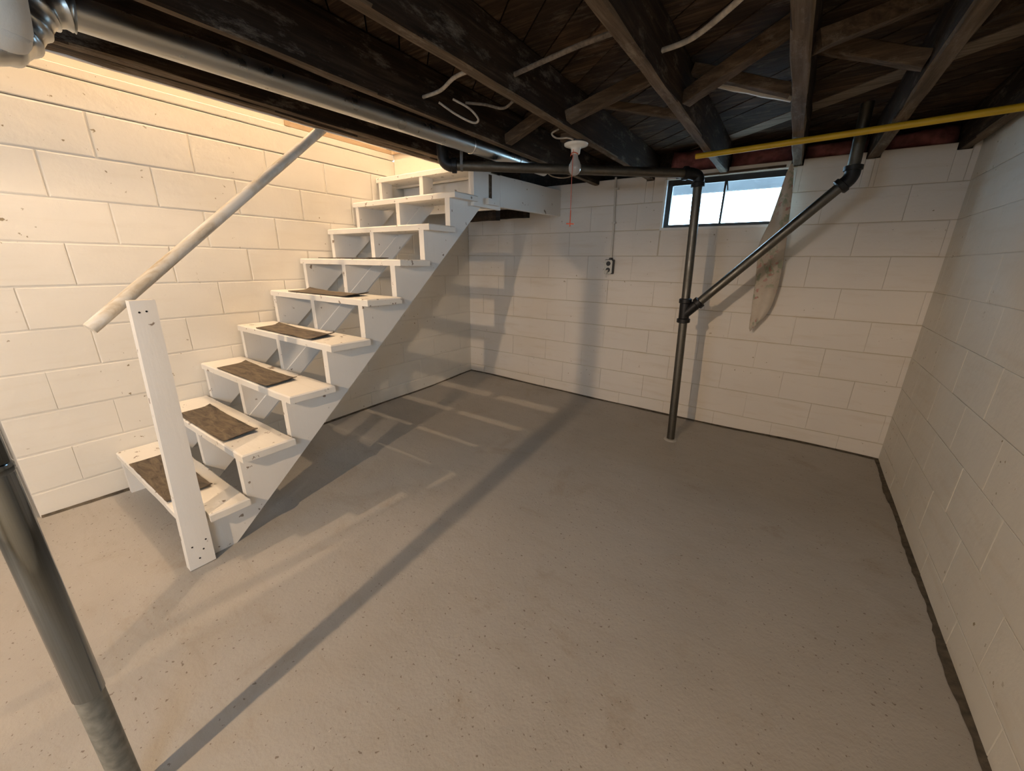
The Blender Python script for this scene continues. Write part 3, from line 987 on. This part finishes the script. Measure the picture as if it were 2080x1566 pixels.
# ------------------------------------------------------------------ galvanised support column at the left
colm = thing('steel_column', 'shiny tubular steel support column in the left foreground', 'column', (1.862, -3.463, 0))
cx, cy = 1.862, -3.463
part('lower_tube', MB().add(*lathe((cx, cy, -0.01), (0, 0, 1), [(0, 0.0245), (0.38, 0.0245)], 28)), 'column_low', colm, smooth=True, auto=50)
part('upper_tube', MB().add(*lathe((cx, cy, 0.362), (0, 0, 1), [(0, 0.0248), (0.003, 0.0262), (0.545, 0.0262), (0.548, 0.0248)], 28)), 'column', colm, smooth=True, auto=50)
part('collar', MB().add(*lathe((cx, cy, 0.905), (0, 0, 1), [(0, 0.0264), (0.004, 0.0285), (0.016, 0.0285), (0.020, 0.0264)], 28)), 'column', colm, smooth=True, auto=50)
part('top_tube', MB().add(*lathe((cx, cy, 0.92), (0, 0, 1), [(0, 0.0262), (0.98, 0.0262)], 28)), 'column', colm, smooth=True, auto=50)
part('top_plate', mbox(cx - 0.07, cx + 0.07, cy - 0.07, cy + 0.07, 1.90, 1.908), 'column_low', colm)

# ------------------------------------------------------------------ round duct along the stairwell
duct = thing('vent_duct', 'round galvanised metal duct slung under the joists along the stairwell', 'duct', (1.32, -1.8, 1.85))
da, db = Vector((1.272, -3.075, 1.893)), Vector((1.398, -0.80, 1.897))
DR = 0.0405
dd = (db - da).normalized()
def dp(t): return da + (db - da) * t
cuts = [0.0, 0.675, 0.86, 1.0]
for a, b in zip(cuts, cuts[1:]):
    m = MB().add(*tube([dp(a), dp((a + b) / 2), dp(b)], DR - 0.001 * (a > 0.5), 32))
    part('duct_section', m, 'galv', duct, smooth=True, auto=50)
for t in cuts[1:3]:
    part('seam_ring', MB().add(*tube_rings([(dp(t) - dd * 0.008, dd, DR), (dp(t) - dd * 0.005, dd, DR + 0.003), (dp(t) + dd * 0.005, dd, DR + 0.003), (dp(t) + dd * 0.008, dd, DR)], 32)), 'galv', duct, smooth=True, auto=40)
# adjustable gored elbow turning down towards the camera side
arc = smooth_path([da + dd * 0.02, da, (1.272, -3.118, 1.876), (1.276, -3.150, 1.835), (1.292, -3.178, 1.792), (1.325, -3.212, 1.757), (1.345, -3.262, 1.735), (1.36, -3.36, 1.72)], 7)
rads = [0.0425 + (0.006 if k % 7 == 0 else (0.003 if k % 7 in (1, 6) else 0)) for k in range(len(arc))]
part('gored_elbow', MB().add(*tube(arc, rads, 32)), 'galv', duct, smooth=True, auto=60)

# cream-wrapped pipe crossing the top left corner
wrap = MB().add(*tube(smooth_path([(1.80, -3.256, 2.02), (1.79, -3.270, 1.84), (1.775, -3.282, 1.675), (1.770, -3.285, 1.653), (1.768, -3.286, 1.643)], 4), [0.052] * 12 + [0.051, 0.048, 0.044, 0.036, 0.02], 28))
o = wrap.build('wrapped_pipe', 'wrap', origin=(1.77, -3.30, 1.668), smooth=True, auto=60)
tag(o, 'cream-coloured wrapped pipe end in the top left corner before the metal elbow', 'pipe')

# ------------------------------------------------------------------ yellow pipe under the joists
y0, y1 = Vector((2.362, -0.655, 1.893)), Vector((3.668, -0.80, 1.893))
o = MB().add(*tube([y0, (y0 + y1) / 2 + Vector((0, 0, -0.002)), y1], 0.0150, 16)).build('yellow_pipe', 'yellow', origin=tuple((y0 + y1) / 2), smooth=True, auto=50)
tag(o, 'thin bright yellow pipe running under the joists at the right', 'pipe')

# ------------------------------------------------------------------ bare bulb fixture
lx, ly = 1.857, -1.24
fx = thing('light_fixture', 'bare unlit bulb in a white porcelain holder with red pull cord', 'light fixture', (lx, ly, 1.90))
part('mount_block', mbox(lx - 0.075, lx + 0.022, ly - 0.045, ly + 0.045, 1.913, 1.950), 'brace', fx)
part('mount_plate', MB().add(*lathe((lx, ly, 1.9125), (0, 0, -1), [(0, 0.058), (0.010, 0.058)], 24)), 'black_plate', fx, smooth=True, auto=40)
part('holder', MB().add(*lathe((lx, ly, 1.9025), (0, 0, -1), [(0, 0.062), (0.003, 0.066), (0.011, 0.064), (0.016, 0.050), (0.020, 0.030), (0.030, 0.026), (0.050, 0.024), (0.054, 0.020)], 32)), 'porcelain', fx, smooth=True, auto=60)
part('bulb', MB().add(*lathe((lx, ly, 1.853), (0, 0, -1), [(0, 0.014), (0.012, 0.0145), (0.026, 0.018), (0.042, 0.027), (0.056, 0.0325), (0.070, 0.0345), (0.084, 0.0325), (0.096, 0.026), (0.104, 0.017), (0.108, 0.008), (0.109, 0.001)], 32)), 'bulb', fx, smooth=True)
cord = part('pull_cord', MB().add(*tube([(lx + 0.005, ly - 0.040, 1.865), (lx + 0.006, ly - 0.042, 1.70), (lx + 0.010, ly - 0.042, 1.49)], 0.0016, 6)), 'red', fx)
cm_ = MB().add(*beam((lx - 0.012, ly - 0.045, 1.491), (lx + 0.034, ly - 0.040, 1.488), 0.006, 0.006))
cm_.add(*tube([(lx + 0.010, ly - 0.042, 1.56), (lx + 0.010, ly - 0.042, 1.474)], 0.0028, 8))
cm_.build('cord_toggle', 'red', parent=cord)
part('cord_loop', MB().add(*tube(smooth_path([(lx - 0.018, ly - 0.022, 1.838), (lx - 0.008, ly - 0.028, 1.853), (lx + 0.012, ly - 0.026, 1.852), (lx + 0.022, ly - 0.014, 1.846)], 4), 0.0022, 6)), 'red', fx)

# ------------------------------------------------------------------ outlet on the back wall
ou = thing('electrical_outlet', 'surface-mounted double wall outlet with conduit running up the back wall', 'outlet', (1.633, -0.02, 1.187))
part('outlet_box', MB().add(*beam((1.6345, 0.0, 1.249), (1.6345, -0.042, 1.249), 0.074, 0.122, 1, 0, cham=0.006)), 'outlet_dark', ou)
cp = part('cover_plate', MB().add(*beam((1.631, -0.042, 1.247), (1.631, -0.047, 1.247), 0.070, 0.116, 1, 0, cham=0.010)), 'outlet', ou)
for zz in (1.275, 1.222):
    MB().add(*lathe((1.631, -0.0465, zz), (0, -1, 0), [(0, 0.020), (0.003, 0.019)], 20)).build('receptacle', 'outlet_dark', parent=cp, smooth=True, auto=40)
part('plug_stub', MB().add(*tube(smooth_path([(1.628, -0.047, 1.216), (1.627, -0.062, 1.210), (1.622, -0.060, 1.186), (1.624, -0.055, 1.160)], 4), [0.010] * 5 + [0.007] * 4 + [0.0035] * 4, 10)), 'outlet', ou, smooth=True, auto=60)
part('connector', MB().add(*lathe((1.640, -0.018, 1.308), (0, 0, 1), [(0, 0.016), (0.012, 0.016), (0.016, 0.011)], 14)), 'outlet_dark', ou, smooth=True, auto=40)
part('conduit', MB().add(*tube([(1.640, -0.016, 1.315), (1.637, -0.014, 1.62), (1.622, -0.014, 1.955)], 0.0085, 12)), 'conduit', ou, smooth=True, auto=50)
for zz in (1.60, 1.86):
    part('conduit_clip', mbox(1.622, 1.655, -0.026, -0.002, zz, zz + 0.014), 'conduit', ou)

# ------------------------------------------------------------------ hanging cloth beside the window
rows = [(1.908, 2.828, 2.836), (1.899, 2.824, 2.840), (1.854, 2.812, 2.851), (1.79, 2.803, 2.860), (1.715, 2.794, 2.868), (1.63, 2.781, 2.875), (1.55, 2.769, 2.881), (1.48, 2.748, 2.887), (1.411, 2.732, 2.893), (1.345, 2.738, 2.896),
        (1.283, 2.745, 2.899), (1.215, 2.751, 2.900), (1.15, 2.756, 2.900), (1.09, 2.759, 2.895), (1.03, 2.761, 2.888), (0.985, 2.764, 2.880), (0.945, 2.767, 2.868), (0.905, 2.768, 2.850), (0.872, 2.769, 2.828), (0.845, 2.771, 2.812), (0.820, 2.773, 2.792)]
nc = 22
v, f = [], []
for lay in (0, 1):
    for ri, (z, a, b) in enumerate(rows):
        spread = min(1.0, (1.93 - z) / 0.5)
        for c in range(nc + 1):
            s = c / nc
            x = a + (b - a) * s
            y = -0.080 - 0.006 * spread * math.sin(s * 9.0 + z * 1.3) - 0.020 * spread * math.sin(s * 3.2 - 0.6) + 0.006 * math.sin(z * 9 + s * 4)
            zz = z + 0.008 * math.sin(s * 7 + 1) * (1 if z < 0.95 else 0.2)
            v.append((x, y - lay * 0.0022, zz))
n = len(rows) * (nc + 1)
for ri in range(len(rows) - 1):
    for c in range(nc):
        q = ri * (nc + 1) + c
        f.append((q, q + 1, q + nc + 2, q + nc + 1))
        f.append((n + q, n + q + nc + 1, n + q + nc + 2, n + q + 1))
R_ = len(rows) - 1
per = list(range(nc + 1)) + [(r + 1) * (nc + 1) + nc for r in range(R_)] + [R_ * (nc + 1) + nc - 1 - c for c in range(nc)] + [(R_ - 1 - r) * (nc + 1) for r in range(R_ - 1)]
for a in range(len(per)):
    b = (a + 1) % len(per)
    f.append((per[b], per[a], n + per[a], n + per[b]))
o = link_mesh('hanging_cloth', v, f, 'cloth', origin=(2.82, -0.07, 0.81), smooth=True)
tag(o, 'faded floral curtain cloth hanging in a pointed strip right of the window', 'curtain')

# ------------------------------------------------------------------ pink insulation stuffed over the wall
def insulation(x0, x1, z0, z1, label, seed):
    nxx, nzz = 14, 6
    v, f = [], []
    for j in range(nzz + 1):
        for i in range(nxx + 1):
            s, t = i / nxx, j / nzz
            edge = min(1, 4 * min(s, 1 - s) + 0.15) * min(1, 3.5 * min(t, 1 - t) + 0.15)
            x = x0 + (x1 - x0) * s
            z = z0 + (z1 - z0) * t
            k = noise.noise((x * 9 + seed, z * 14, seed * 3.1)) * 0.030 + noise.noise((x * 25, z * 30, seed)) * 0.010
            v.append((x, 0.035 + (0.035 if seed > 1 else 0) - 0.060 * edge + k * 1.3, z + k * 0.9 + 0.02 * (1 - t) * noise.noise((x * 6, seed, 0))))
    for j in range(nzz):
        for i in range(nxx):
            q = j * (nxx + 1) + i
            f.append((q, q + 1, q + nxx + 2, q + nxx + 1))
    n0 = len(v)
    per = list(range(nxx + 1)) + [(r + 1) * (nxx + 1) + nxx for r in range(nzz)] + [nzz * (nxx + 1) + nxx - 1 - c for c in range(nxx)] + [(nzz - 1 - r) * (nxx + 1) for r in range(nzz - 1)]
    for q in per:
        v.append((v[q][0], 0.12, v[q][2]))
    m_ = len(per)
    for a in range(m_):
        b = (a + 1) % m_
        f.append((per[b], per[a], n0 + a, n0 + b))
    f.append(tuple(n0 + a for a in range(m_)))
    o = link_mesh('insulation_batt', v, f, 'pink', origin=((x0 + x1) / 2, 0.05, z0), smooth=True)
    tag(o, label, 'insulation', 'pink insulation over the back wall')
insulation(2.05, 2.395, 1.945, 2.09, 'pink insulation wad above the left end of the window', 1)
insulation(2.455, 2.828, 1.93, 2.06, 'pink insulation wad above the right part of the window, between two joists', 2)
insulation(2.892, 3.205, 1.945, 2.04, 'pink insulation wad right of the window behind the bent pipe', 3)
insulation(3.275, 3.595, 1.945, 2.04, 'pink insulation wad nearest the right wall', 4)

# ------------------------------------------------------------------ loose cables between the joists
def cable(pts, r_, mat, label, n=8):
    pp = smooth_path(pts, 6)
    o = MB().add(*tube(pp, r_, n)).build('cable', mat, origin=tuple(pp[len(pp) // 2]), smooth=True, auto=60)
    tag(o, label, 'cable', 'old cables among the joists')
cable([(2.452, -1.80, 1.985), (2.56, -1.84, 1.98), (2.70, -1.96, 1.985), (2.80, -2.08, 1.99), (2.832, -2.10, 1.99)], 0.009, 'cable', 'dusty pale cable sagging between two joists at the top centre')
cable([(1.932, -1.95, 1.975), (2.08, -1.97, 1.98), (2.25, -2.00, 1.98), (2.40, -2.02, 1.975)], 0.009, 'cable_dark', 'stiff cloth-covered cable crossing between joists left of the bulb brace')
cable([(1.475, -2.00, 1.97), (1.60, -2.02, 1.965), (1.74, -2.08, 1.965), (1.88, -2.10, 1.96)], 0.0075, 'cable', 'short white cable crossing above the duct to the bulb joist')
cable([(1.50, -1.93, 1.965), (1.55, -1.87, 1.925), (1.61, -1.82, 1.895), (1.64, -1.82, 1.905), (1.62, -1.86, 1.94), (1.56, -1.90, 1.975)], 0.005, 'cable', 'small looped white wire hanging beside the duct joist')
cable([(1.60, -1.86, 1.965), (1.68, -1.82, 1.955), (1.76, -1.79, 1.935), (1.84, -1.82, 1.945), (1.88, -1.84, 1.97)], 0.006, 'cable_dark', 'sagging grey wire running to the bulb joist beside the loop')
cable([(1.80, -1.34, 1.955), (1.77, -1.36, 1.935), (1.79, -1.34, 1.915), (1.84, -1.31, 1.916), (1.87, -1.30, 1.905)], 0.0045, 'cable', 'little white wire loop at the bulb holder')
cable([(1.46, -0.93, 1.895), (1.50, -0.90, 1.84), (1.56, -0.86, 1.822), (1.62, -0.82, 1.832), (1.65, -0.80, 1.87)], 0.004, 'cable', 'thin white wire drooping under the horizontal drain pipe')

# ------------------------------------------------------------------ stairwell enclosure above
slab('wall_stairwell_left', -0.22, -0.11, -3.64, 0.3, 2.128, 4.5, mat='plaster')
slab('wall_stairwell_right', 0.90, 1.0, -3.64, 0.3, 2.201, 4.5, mat='plaster')
slab('wall_stairwell_end', -0.2, 1.0, 0.28, 0.36, 2.18, 4.5, mat='plaster')
slab('wall_stairwell_front', -0.2, 1.0, -3.74, -3.63, 2.128, 4.5, mat='plaster')
slab('ceiling_stairwell', -0.25, 1.05, -3.75, 0.4, 4.5, 4.6, mat='plaster')

drop_org()
